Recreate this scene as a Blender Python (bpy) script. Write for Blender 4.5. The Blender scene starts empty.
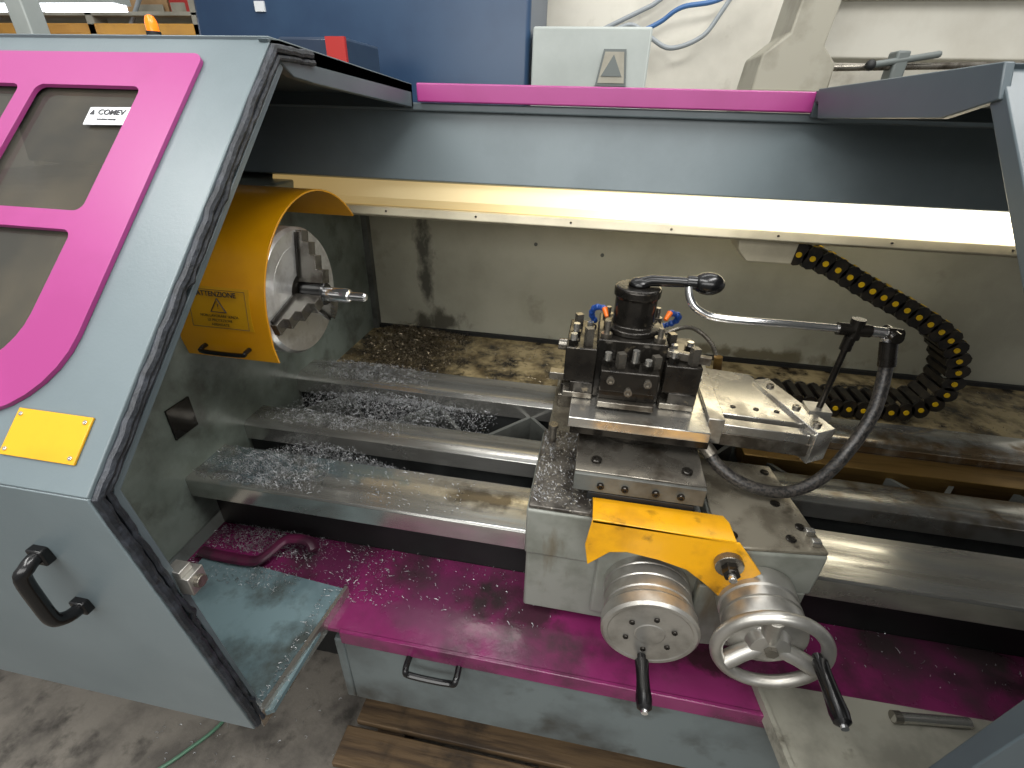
import bpy, bmesh, math, random
from mathutils import Vector, Matrix
random.seed(7)
scene = bpy.context.scene
COL = scene.collection
try:
    scene.view_settings.view_transform = 'Standard'
except Exception:
    pass

# ------------------------------------------------------------------ materials
def lin(c):
    return tuple(((x/255)/12.92 if x/255 <= .04045 else ((x/255+.055)/1.055)**2.4) for x in c)+(1,)

def mat(name, c1, c2=None, rough=.5, metal=0., scale=6, lo=.45, hi=.62, stretch=(1,1,1),
        bump=0., bscale=60, c3=None, scale3=25, lo3=.6, hi3=.68, stretch3=(1,1,1), rough2=None,
        alpha=1., coat=0., emit=None, estr=0., stain_sheen=None):
    m = bpy.data.materials.new(name); m.use_nodes = True
    nt = m.node_tree; N = nt.nodes; L = nt.links
    p = N['Principled BSDF']
    p.inputs['Roughness'].default_value = rough
    p.inputs['Metallic'].default_value = metal
    p.inputs['Base Color'].default_value = lin(c1)
    if coat: p.inputs['Coat Weight'].default_value = coat; p.inputs['Coat Roughness'].default_value = .15
    if alpha < 1: p.inputs['Alpha'].default_value = alpha
    if emit:
        p.inputs['Emission Color'].default_value = lin(emit); p.inputs['Emission Strength'].default_value = estr
    tc = N.new('ShaderNodeTexCoord')
    def noise(sc, st, det=6):
        mp = N.new('ShaderNodeMapping'); mp.inputs['Scale'].default_value = st
        L.new(tc.outputs['Object'], mp.inputs['Vector'])
        n = N.new('ShaderNodeTexNoise'); n.inputs['Scale'].default_value = sc
        n.inputs['Detail'].default_value = det; n.inputs['Roughness'].default_value = .6
        L.new(mp.outputs['Vector'], n.inputs['Vector'])
        return n.outputs['Fac']
    def rng(src, a, b, o0=0., o1=1.):
        r = N.new('ShaderNodeMapRange'); r.inputs['From Min'].default_value = a; r.inputs['From Max'].default_value = b
        r.inputs['To Min'].default_value = o0; r.inputs['To Max'].default_value = o1
        L.new(src, r.inputs['Value']); return r.outputs['Result']
    def mix(fac, a, b):
        x = N.new('ShaderNodeMix'); x.data_type = 'RGBA'
        L.new(fac, x.inputs[0])
        if isinstance(a, tuple): x.inputs[6].default_value = a
        else: L.new(a, x.inputs[6])
        x.inputs[7].default_value = b
        return x.outputs[2]
    col = None
    if c2:
        f = noise(scale, stretch)
        fac = rng(f, lo, hi)
        col = mix(fac, lin(c1), lin(c2))
        if rough2 is not None:
            L.new(rng(f, lo, hi, rough, rough2), p.inputs['Roughness'])
    if c3:
        f3 = rng(noise(scale3, stretch3, 8), lo3, hi3)
        col = mix(f3, col if col else lin(c1), lin(c3))
    for (ctr, ext, sc_) in (stain_sheen or []):
        mp = N.new('ShaderNodeMapping'); mp.vector_type='POINT'
        mp.inputs['Scale'].default_value = tuple(1/e for e in ext)
        mp.inputs['Location'].default_value = tuple(-c/e for c,e in zip(ctr,ext))
        L.new(tc.outputs['Object'], mp.inputs['Vector'])
        ln = N.new('ShaderNodeVectorMath'); ln.operation='LENGTH'; L.new(mp.outputs[0], ln.inputs[0])
        ad = N.new('ShaderNodeMath'); ad.operation='ADD'; L.new(ln.outputs['Value'], ad.inputs[0]); L.new(rng(noise(22,(1,1,.6),8),.3,.7,-.6,.7), ad.inputs[1])
        col = mix(rng(ad.outputs[0], .5, 1.2, .85, 0.), col, lin(sc_))
    if col: L.new(col, p.inputs['Base Color'])
    if bump:
        b = N.new('ShaderNodeBump'); b.inputs['Strength'].default_value = bump; b.inputs['Distance'].default_value = .004
        L.new(noise(bscale, stretch), b.inputs['Height']); L.new(b.outputs['Normal'], p.inputs['Normal'])
    return m

M = {}
M['door'] = mat('blue_grey_paint', (102,113,117), (95,106,110), rough=.33, scale=3, bump=.05, bscale=250)
M['doorR'] = mat('slate_paint', (70,80,85), (62,72,77), rough=.4, scale=3)
M['rim'] = mat('grey_blue_rim_paint', (86,97,102), (76,87,92), rough=.36, scale=3)
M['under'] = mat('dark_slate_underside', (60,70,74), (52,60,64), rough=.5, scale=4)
M['inside'] = mat('green_grey_paint', (122,131,123), (94,101,93), rough=.34, scale=5, c3=(58,56,48), scale3=9, lo3=.52, hi3=.74)
M['beam'] = mat('slate_beam_paint', (112,123,127), (104,115,119), rough=.38, scale=4, bump=.04, bscale=120)
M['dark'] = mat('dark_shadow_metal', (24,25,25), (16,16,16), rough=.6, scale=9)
M['magenta'] = mat('magenta_paint', (150,54,118), (142,48,110), rough=.33, scale=4)
M['magtray'] = mat('worn_magenta_paint', (116,38,84), (86,32,64), rough=.1, scale=5, c3=(50,40,42), scale3=6.5, lo3=.46, hi3=.66, rough2=.42, bump=.15, bscale=45,
                   stain_sheen=[((.0,-.02,.13),(.10,.03,.03),(44,32,30)),((-.32,.02,.13),(.07,.05,.03),(56,38,44)),((.62,.03,.13),(.16,.03,.03),(44,30,36))])
M['maglever'] = mat('dirty_dark_magenta', (84,26,56), (56,24,40), rough=.4, scale=20)
M['cream'] = mat('stained_cream_paint', (170,168,152), (152,150,134), rough=.36, scale=2.4, c3=(116,112,96), scale3=5, lo3=.62, hi3=.8,
                 stain_sheen=[((-.94,0,.28),(.032,.3,.17),(54,52,46)),((-.90,0,.05),(.10,.3,.05),(64,60,50)),((.1,0,.04),(.5,.3,.025),(96,88,66))])
M['sand'] = mat('oily_sand_tray', (172,154,114), (96,82,56), rough=.26, scale=11, lo=.42, hi=.62, c3=(42,36,28), scale3=17, lo3=.48, hi3=.64, bump=.4, bscale=60,
                stain_sheen=[((-.90,0,.0),(.22,.35,.1),(50,44,36))])
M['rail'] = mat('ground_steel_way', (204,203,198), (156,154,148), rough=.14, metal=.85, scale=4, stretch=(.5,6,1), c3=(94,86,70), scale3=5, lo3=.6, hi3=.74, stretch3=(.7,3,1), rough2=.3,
                stain_sheen=[((-.95,-.19,.23),(.12,.07,.05),(168,188,196)),((-.74,-.17,.23),(.12,.04,.05),(164,184,192)),((.62,.08,.24),(.65,.14,.08),(116,92,56)),((-.45,-.20,.22),(.10,.03,.05),(90,82,70))])  # pale blue patches paint the reflection in wet coolant; brown ones are oil
M['railbrown'] = mat('oily_brown_way', (150,120,70), (96,74,44), rough=.3, metal=.8, scale=5, stretch=(.35,3,3), rough2=.5)
M['cast'] = mat('dark_cast_iron', (46,48,48), (28,29,29), rough=.45, scale=9, bump=.3, bscale=50)
M['castg'] = mat('grey_cast_iron', (88,90,86), (60,60,56), rough=.5, scale=9, bump=.3, bscale=50)
M['steel'] = mat('machined_steel', (208,206,200), (166,162,154), rough=.2, metal=.9, scale=12, rough2=.36, c3=(104,94,78), scale3=14, lo3=.64, hi3=.78)
M['satin'] = mat('satin_steel', (188,186,180), (158,155,148), rough=.34, metal=.85, scale=14, rough2=.42)
M['steeldk'] = mat('oily_dark_steel', (132,127,118), (70,64,56), rough=.2, metal=.8, scale=14, rough2=.42)
M['chrome'] = mat('chrome', (235,235,235), rough=.14, metal=.95)
M['chuck'] = mat('chuck_steel', (210,210,208), (182,180,176), rough=.3, metal=.7, scale=20)
M['jaw'] = mat('jaw_steel', (124,121,115), (86,82,76), rough=.26, metal=.8, scale=30)
M['black'] = mat('black_oxide', (52,49,45), (30,28,26), rough=.14, scale=24, metal=.7, rough2=.34, c3=(96,88,74), scale3=40, lo3=.64, hi3=.7)
M['plastic'] = mat('black_plastic', (14,14,15), rough=.22)
M['chainplastic'] = mat('chain_plastic', (26,24,22), (46,40,32), rough=.4, scale=40)
M['rubber'] = mat('black_rubber', (24,28,34), (44,48,56), rough=.5, scale=40, bump=.6, bscale=120)
M['yellow'] = mat('yellow_paint', (222,156,6), (210,144,6), rough=.35, scale=5, coat=.3)
M['yellowdirty'] = mat('grimy_yellow_paint', (220,158,14), (196,138,20), rough=.3, scale=12, c3=(110,76,24), scale3=18, lo3=.58, hi3=.72)
M['yplate'] = mat('yellow_plate', (204,152,16), (196,144,14), rough=.4, scale=9)
M['carr'] = mat('worn_grey_paint', (126,128,121), (102,104,96), rough=.32, scale=8, c3=(84,70,46), scale3=9, lo3=.56, hi3=.76, stretch3=(2,2,.5))
M['carrtop'] = mat('oily_cast_top', (132,126,112), (92,86,74), rough=.2, scale=16, c3=(56,50,42), scale3=30, lo3=.62, hi3=.76, metal=.4, rough2=.4)
M['chiptop'] = mat('chip_covered_steel', (96,92,86), (54,50,46), rough=.35, scale=30, metal=.5, c3=(160,154,140), scale3=160, lo3=.58, hi3=.66)
M['glass'] = mat('tinted_glass', (62,60,54), (84,78,66), rough=.04, scale=4, alpha=.62)
M['white'] = mat('white_sticker', (215,218,220), rough=.5)
M['ink'] = mat('black_ink', (45,45,50), rough=.6)
M['inkbrown'] = mat('dark_print', (70,60,20), rough=.6)
M['shelf'] = mat('pale_blue_paint', (112,133,138), (92,111,116), rough=.18, scale=8, c3=(70,76,74), scale3=12, lo3=.52, hi3=.7)
M['shelfR'] = mat('pale_worn_steel', (144,142,130), (118,116,106), rough=.35, scale=8, c3=(86,82,72), scale3=18, lo3=.58, hi3=.72)
M['cabinet'] = mat('base_grey_paint', (98,107,108), (82,89,90), rough=.4, scale=6, c3=(54,55,52), scale3=8, lo3=.54, hi3=.72)
M['wood'] = mat('oily_wood', (100,80,56), (62,48,34), rough=.65, scale=8, stretch=(.4,5,5), bump=.4, bscale=20, c3=(34,28,22), scale3=6, lo3=.53, hi3=.7)
M['concrete'] = mat('stained_concrete', (122,116,107), (88,83,77), rough=.75, scale=5, c3=(60,56,51), scale3=12, lo3=.54, hi3=.7, bump=.5, bscale=50)
M['wall'] = mat('white_plaster', (212,208,196), (198,194,182), rough=.8, scale=2, c3=(176,170,156), scale3=5, lo3=.6, hi3=.75)
M['bluemach'] = mat('blue_machine_paint', (46,70,98), (38,60,88), rough=.3, scale=2)
M['darkblue'] = mat('dark_blue_box_paint', (44,60,80), (36,50,70), rough=.35, scale=3)
M['palegrey'] = mat('pale_grey_paint', (166,172,168), (154,160,156), rough=.5, scale=2)
M['offwhite'] = mat('off_white_rail_paint', (196,193,182), (184,180,168), rough=.6, scale=3)
M['beige'] = mat('beige_casting', (154,150,136), (132,128,114), rough=.5, scale=5)
M['badge'] = mat('badge_grey', (96,102,100), rough=.5)
M['blueloc'] = mat('blue_segment_hose', (18,58,124), rough=.4)
M['orange'] = mat('orange_nozzle', (210,100,20), rough=.4)
M['swarf'] = mat('swarf_steel', (182,184,186), (96,96,96), rough=.45, metal=.6, scale=50)
M['swarfdk'] = mat('dark_swarf', (150,138,116), (56,48,38), rough=.3, metal=.85, scale=50)
M['braid'] = mat('braided_hose', (64,60,56), (24,24,24), rough=.4, scale=220, lo=.48, hi=.52)
M['ydot'] = mat('yellow_cap', (214,174,20), rough=.4)
M['lip'] = mat('ivory_lip_paint', (200,192,168), (180,172,150), rough=.3, scale=6)
M['red'] = mat('red_plastic', (170,40,36), rough=.4)
M['orangebeam'] = mat('orange_beam_paint', (205,150,60), (180,128,50), rough=.5, scale=3)
M['carton'] = mat('cardboard', (164,132,94), (146,116,80), rough=.8, scale=5)
M['hosegreen'] = mat('green_hose', (80,120,96), rough=.4)
M['hoseblue'] = mat('blue_pipe', (60,100,150), rough=.4)
M['hosegrey'] = mat('grey_pipe', (140,146,150), rough=.4)
M['ceil'] = mat('lamp_glow', (240,244,250), emit=(245,247,255), estr=5.)
M['amber'] = mat('amber_lens', (240,120,20), rough=.2, emit=(255,130,20), estr=.8)

def lampmat():
    m = bpy.data.materials.new('warm_diffuser'); m.use_nodes = True
    nt = m.node_tree; N = nt.nodes; L = nt.links; p = N['Principled BSDF']
    tc = N.new('ShaderNodeTexCoord'); sp = N.new('ShaderNodeSeparateXYZ'); L.new(tc.outputs['Generated'], sp.inputs[0])
    r = N.new('ShaderNodeValToRGB'); L.new(sp.outputs['X'], r.inputs[0])
    r.color_ramp.elements[0].position = .08; r.color_ramp.elements[0].color = lin((212,178,112))
    r.color_ramp.elements[1].position = .8; r.color_ramp.elements[1].color = lin((255,243,214))
    e = r.color_ramp.elements.new(.45); e.color = lin((250,224,166))
    L.new(r.outputs[0], p.inputs['Emission Color'])
    mr = N.new('ShaderNodeMapRange'); L.new(sp.outputs['X'], mr.inputs['Value']); mr.interpolation_type='SMOOTHSTEP'
    mr.inputs['From Min'].default_value = .15; mr.inputs['From Max'].default_value = .92
    mr.inputs['To Min'].default_value = .42; mr.inputs['To Max'].default_value = 5.5
    L.new(mr.outputs[0], p.inputs['Emission Strength'])
    p.inputs['Base Color'].default_value = lin((150,142,116))
    return m
M['lamp'] = lampmat()

# ------------------------------------------------------------------ builder
WL = {}
class B:
    def __init__(s): s.bm = bmesh.new(); s.mats = []
    def mi(s, m):
        m = M[m] if isinstance(m, str) else m
        if m not in s.mats: s.mats.append(m)
        return s.mats.index(m)
    def raw(s, vs, fs, m):
        i = s.mi(m); V = [s.bm.verts.new(v) for v in vs]
        for f in fs:
            try:
                fc = s.bm.faces.new([V[k] for k in f]); fc.material_index = i
            except ValueError: pass
        return s
    def box(s, x0,x1,y0,y1,z0,z1, m, rz=0., rx=0., ry=0., piv=None):
        vs = [Vector((x,y,z)) for x in (x0,x1) for y in (y0,y1) for z in (z0,z1)]
        if rz or rx or ry:
            c = Vector(piv) if piv else Vector(((x0+x1)/2,(y0+y1)/2,(z0+z1)/2))
            R = Matrix.Rotation(rz,3,'Z') @ Matrix.Rotation(ry,3,'Y') @ Matrix.Rotation(rx,3,'X')
            vs = [c + R @ (v-c) for v in vs]
        return s.raw(vs, [(0,1,3,2),(4,6,7,5),(0,4,5,1),(2,3,7,6),(0,2,6,4),(1,5,7,3)], m)
    def prism(s, poly, ax, a0, a1, m):
        def mk(p, a):
            return {'x':(a,p[0],p[1]), 'y':(p[0],a,p[1]), 'z':(p[0],p[1],a)}[ax]
        n = len(poly); vs = [mk(p,a0) for p in poly]+[mk(p,a1) for p in poly]
        fs = [tuple(range(n)), tuple(range(2*n-1,n-1,-1))]+[(i,(i+1)%n,n+(i+1)%n,n+i) for i in range(n)]
        return s.raw(vs, fs, m)
    def rev(s, prof, o, ax, m, seg=32):
        o = Vector(o); ax = Vector(ax).normalized()
        t = Vector((0,0,1)) if abs(ax.z) < .9 else Vector((1,0,0))
        u = ax.cross(t).normalized(); w = ax.cross(u)
        vs = []; fs = []
        for (h,r) in prof:
            for k in range(seg):
                a = 2*math.pi*k/seg
                vs.append(o+ax*h+(u*math.cos(a)+w*math.sin(a))*max(r,1e-5))
        for j in range(len(prof)-1):
            for k in range(seg):
                fs.append((j*seg+k, j*seg+(k+1)%seg, (j+1)*seg+(k+1)%seg, (j+1)*seg+k))
        fs.append(tuple(range(seg))); fs.append(tuple(range(len(prof)*seg-1,(len(prof)-1)*seg-1,-1)))
        return s.raw(vs, fs, m)
    def cyl(s, p0, p1, r, m, r2=None, seg=24):
        p0=Vector(p0); p1=Vector(p1); L=(p1-p0).length
        return s.rev([(0,r),(L,r if r2 is None else r2)], p0, p1-p0, m, seg)
    def tube(s, pts, r, m, seg=10, closed=False, rf=None, flat=1.):
        pts=[Vector(p) for p in pts]; n=len(pts); vs=[]; fs=[]; pu=None
        for i in range(n):
            a=pts[(i-1)%n] if (closed or i>0) else pts[i]
            b=pts[(i+1)%n] if (closed or i<n-1) else pts[i]
            t=(b-a).normalized()
            if pu is None:
                pu=t.cross(Vector((0,0,1)))
                if pu.length<.1: pu=t.cross(Vector((1,0,0)))
            u=(pu-t*pu.dot(t)).normalized(); pu=u; w=t.cross(u)
            rr = r*(rf(i) if rf else 1)
            for k in range(seg):
                q=2*math.pi*k/seg; vs.append(pts[i]+(u*math.cos(q)+w*math.sin(q)*flat)*rr)
        for i in range(n if closed else n-1):
            j=(i+1)%n
            for k in range(seg):
                fs.append((i*seg+k,i*seg+(k+1)%seg,j*seg+(k+1)%seg,j*seg+k))
        if not closed:
            fs.append(tuple(range(seg))); fs.append(tuple(range(n*seg-1,(n-1)*seg-1,-1)))
        return s.raw(vs,fs,m)
    def ball(s, c, r, m, sc=(1,1,1), seg=16):
        c=Vector(c); vs=[]; fs=[]; n=seg//2
        for j in range(n+1):
            th=math.pi*j/n
            for k in range(seg):
                ph=2*math.pi*k/seg
                vs.append(c+Vector((r*sc[0]*max(math.sin(th),1e-4)*math.cos(ph), r*sc[1]*max(math.sin(th),1e-4)*math.sin(ph), r*sc[2]*math.cos(th))))
        for j in range(n):
            for k in range(seg): fs.append((j*seg+k,j*seg+(k+1)%seg,(j+1)*seg+(k+1)%seg,(j+1)*seg+k))
        return s.raw(vs,fs,m)
    def plate(s, outer, holes, mp, off, m):
        i=s.mi(m); off=Vector(off)
        tb=bmesh.new(); es=[]
        for loop in [outer]+holes:
            vv=[tb.verts.new((p[0],p[1],0)) for p in loop]
            for k in range(len(vv)): es.append(tb.edges.new((vv[k],vv[(k+1)%len(vv)])))
        bmesh.ops.triangle_fill(tb, use_beauty=True, use_dissolve=False, edges=es, normal=(0,0,1))
        tb.verts.index_update()
        P=[Vector(mp(v.co.x,v.co.y)) for v in tb.verts]; n=len(P)
        V=[s.bm.verts.new(p) for p in P]+[s.bm.verts.new(p+off) for p in P]
        for f in tb.faces:
            ix=[v.index for v in f.verts]
            s.bm.faces.new([V[k] for k in ix]).material_index=i
            s.bm.faces.new([V[k+n] for k in reversed(ix)]).material_index=i
        for e in tb.edges:
            if len(e.link_faces)==1:
                a,b=e.verts[0].index,e.verts[1].index
                s.bm.faces.new([V[a],V[b],V[b+n],V[a+n]]).material_index=i
        tb.free(); return s
    def make(s, name, parent=None, bevel=0., label=None, cat=None, kind=None, recalc=True, sharp=35, seg=2):
        bm=s.bm
        if recalc: bmesh.ops.recalc_face_normals(bm, faces=bm.faces[:])
        xs=[v.co for v in bm.verts]
        c=Vector(((min(v.x for v in xs)+max(v.x for v in xs))/2,(min(v.y for v in xs)+max(v.y for v in xs))/2,min(v.z for v in xs)))
        for v in bm.verts: v.co-=c
        me=bpy.data.meshes.new(name); bm.to_mesh(me); bm.free()
        for f in me.polygons: f.use_smooth=True
        me.set_sharp_from_angle(angle=math.radians(sharp))
        for m in s.mats: me.materials.append(m)
        return place(bpy.data.objects.new(name,me), c, parent, bevel, label, cat, kind, seg)

def place(o, c, parent, bevel=0., label=None, cat=None, kind=None, seg=2):
    COL.objects.link(o)
    pw = WL[parent.name] if parent else Vector((0,0,0))
    o.parent=parent; o.location=Vector(c)-pw; WL[o.name]=Vector(c)
    if bevel:
        b=o.modifiers.new('Bevel','BEVEL'); b.width=bevel; b.segments=seg; b.limit_method='ANGLE'; b.angle_limit=math.radians(40)
    if label: o['label']=label
    if cat: o['category']=cat
    if kind: o['kind']=kind
    return o
def empty(name, c, label, cat):
    return place(bpy.data.objects.new(name,None), c, None, 0, label, cat)
def bolts(name, parent, pts, d, r, h, m, seg=12):
    for p in pts:
        p=Vector(p); d_=Vector(d).normalized()
        b=B(); b.rev([(0,r),(h*.8,r),(h,r*.85),(h,r*.5),(h*.6,r*.45)],p,d_,m,seg); b.make(name,parent)
def text(body, size, o, xd, yd, m, name, parent, ext=.0003, align='CENTER', off=0.):
    cu=bpy.data.curves.new('t','FONT'); cu.body=body; cu.size=size; cu.align_x=align; cu.align_y='CENTER'; cu.extrude=ext; cu.offset=off
    ob=bpy.data.objects.new('t',cu); COL.objects.link(ob)
    dg=bpy.context.evaluated_depsgraph_get(); me=bpy.data.meshes.new_from_object(ob.evaluated_get(dg))
    bpy.data.objects.remove(ob)
    xd=Vector(xd).normalized(); yd=Vector(yd).normalized(); zd=xd.cross(yd)
    R=Matrix((xd,yd,zd)).transposed()
    for v in me.vertices: v.co=R@v.co
    me.materials.clear(); me.materials.append(M[m])
    ob=bpy.data.objects.new(name,me)
    return place(ob, o, parent)
def smoothpath(pts, n=8):
    pts=[Vector(p) for p in pts]; out=[]
    for i in range(len(pts)-1):
        p0=pts[max(i-1,0)]; p1=pts[i]; p2=pts[i+1]; p3=pts[min(i+2,len(pts)-1)]
        for k in range(n):
            t=k/n
            out.append(.5*((2*p1)+(p2-p0)*t+(2*p0-5*p1+4*p2-p3)*t*t+(3*p1-p0-3*p2+p3)*t**3))
    out.append(pts[-1]); return out

# ------------------------------------------------------------------ setting
B().box(-6,5,-2.5,3.4,-.05,0,'concrete').make('floor',kind='structure')
B().box(-6,5,3.4,3.5,0,4,'wall').make('wall_back',kind='structure')

# ------------------------------------------------------------------ lathe
lathe = empty('lathe',(0,1,0),'large blue-grey and magenta metal lathe with open sliding guards','lathe')
HX=-.80
b=B()
b.box(-.40,1.35,.50,.54,.50,.722,'cabinet')
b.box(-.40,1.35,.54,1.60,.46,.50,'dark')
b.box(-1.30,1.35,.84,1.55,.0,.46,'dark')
b.box(-1.5,-.80,.80,1.6,0,.74,'cabinet')
b.box(-.42,-.40,.50,1.5,.50,.70,'cabinet')
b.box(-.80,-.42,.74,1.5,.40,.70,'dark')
base=b.make('base_cabinet',lathe,bevel=.004)
b=B(); b.tube(smoothpath([(-.262,.498,.700),(-.262,.472,.694),(-.25,.470,.684),(-.178,.470,.684),(-.166,.472,.694),(-.166,.498,.700)],4),.006,'plastic')
b.make('handle',base,label='black plastic drawer handle')

b=B()
b.box(HX,1.35,.50,.70,.722,.734,'magtray')
b.box(-.40,1.35,.494,.502,.700,.736,'magtray')
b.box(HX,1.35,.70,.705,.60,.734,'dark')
tray=b.make('chip_tray',lathe,bevel=.002,label='magenta painted chip tray, scratched and oily')
b=B()
P=smoothpath([(-.77,.60,.752),(-.74,.595,.754),(-.655,.592,.757),(-.625,.600,.762),(-.600,.640,.775),(-.580,.650,.778),(-.545,.652,.775),(-.528,.640,.765)],4)
b.tube(P,.0125,'maglever',seg=10,flat=.7)
b.make('lever',tray,label='dark dirty magenta cranked lever')

b=B()
b.prism([(.42,.765),(.42,1.2),(.62,1.43),(1.60,1.43),(1.60,.765)],'x',-1.6,HX,'inside')
b.rev([(0,.12),(.07,.12),(.07,.10),(.105,.10)],(HX,.893,1.254),(1,0,0),'cast')
head=b.make('headstock',lathe,bevel=.006)
b=B(); b.box(HX-.001,HX+.004,.66,.72,1.00,1.07,'black'); b.make('cover_plate',head,bevel=.001)

b=B()
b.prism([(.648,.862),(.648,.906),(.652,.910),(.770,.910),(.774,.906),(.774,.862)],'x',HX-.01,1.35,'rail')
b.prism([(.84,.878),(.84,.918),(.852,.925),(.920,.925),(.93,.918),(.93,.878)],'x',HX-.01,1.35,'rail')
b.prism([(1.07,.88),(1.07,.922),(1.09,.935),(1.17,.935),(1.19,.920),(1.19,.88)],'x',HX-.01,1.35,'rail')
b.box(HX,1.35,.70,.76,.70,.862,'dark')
b.box(HX,1.35,.85,.92,.70,.878,'cast')
b.box(HX,1.35,1.08,1.18,.70,.88,'cast')
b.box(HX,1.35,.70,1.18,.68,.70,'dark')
bed=b.make('bed',lathe,bevel=.0008)
x=HX+.02; k=0
while x<1.25:
    y0,y1=(.925,1.075) if k%2==0 else (1.075,.925)
    B().prism([(x,y0),(x+.012,y0),(x+.142,y1),(x+.13,y1)],'z',.74,.888,'castg').make('cross_rib',bed)
    x+=.13; k+=1
B().box(.40,1.35,1.00,1.068,.862,.905,'railbrown').make('guide_strip',bed,bevel=.002,label='oily brown guide strip')
B().box(HX,-.30,.775,.85,.830,.840,'cast').make('inner_shelf',bed)

b=B(); b.box(HX,1.4,1.19,1.62,.855,.872,'sand'); b.box(HX,1.4,1.19,1.21,.872,.892,'sand')
b.make('rear_chip_tray',lathe,label='rear chip tray with dried oily residue')
b=B(); b.box(HX,1.5,1.60,1.625,.86,1.43,'cream'); b.box(HX,1.5,1.585,1.60,.872,.885,'dark'); b.box(HX,HX+.02,1.575,1.60,.872,1.40,'castg')
pan=b.make('splash_panel',lathe,label='stained cream splash panel')
bolts('screw',pan,[(.02,1.60,1.2),(.55,1.60,1.22),(-.2,1.60,1.22)],(0,-1,0),.006,.004,'castg')

b=B(); b.prism([(1.240,1.612),(1.218,1.445),(1.30,1.43),(1.64,1.43),(1.64,1.612)],'x',-1.6,1.5,'beam')
b.box(-.9,1.5,1.214,1.245,1.596,1.612,'beam')
beam=b.make('upper_beam',lathe,bevel=.003)
b=B(); b.box(-.435,.44,1.195,1.23,1.613,1.65,'magenta'); b.make('magenta_rail',lathe,bevel=.003,label='magenta sliding rail')
b=B(); b.prism([(1.236,1.440),(1.222,1.400),(1.24,1.378),(1.29,1.378),(1.29,1.43)],'x',-.86,.98,'lamp')
b.make('work_lamp',lathe,label='warm glowing tube lamp')
b=B(); b.prism([(1.232,1.376),(1.226,1.356),(1.236,1.350),(1.30,1.350),(1.30,1.376)],'x',HX,1.5,'lip')
lip=b.make('lamp_lip',lathe,bevel=.002,label='ivory painted lamp channel')
bolts('screw',lip,[(-.55+i*.24,1.230,1.366) for i in range(7)],(0,-1,0),.003,.003,'steeldk',10)

# ------------------------------------------------------------------ guards
SD=Vector((0,.73,.683)); SN=Vector((0,-.683,.73))
def sl(x,s,o=0.):
    return (x, .272+.73*s-.683*o, 1.275+.683*s+.73*o)
def arc(cx,cy,r,a0,a1,n=8):
    return [(cx+r*math.cos(math.radians(a0+(a1-a0)*k/n)), cy+r*math.sin(math.radians(a0+(a1-a0)*k/n))) for k in range(n+1)]
def rrect(x0,x1,y0,y1,r,rc=None):
    rc=rc or (r,r,r,r)
    p=[]
    p+=arc(x1-rc[0],y0+rc[0],rc[0],-90,0); p+=arc(x1-rc[1],y1-rc[1],rc[1],0,90)
    p+=arc(x0+rc[2],y1-rc[2],rc[2],90,180); p+=arc(x0+rc[3],y0+rc[3],rc[3],180,270)
    return p

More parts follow.
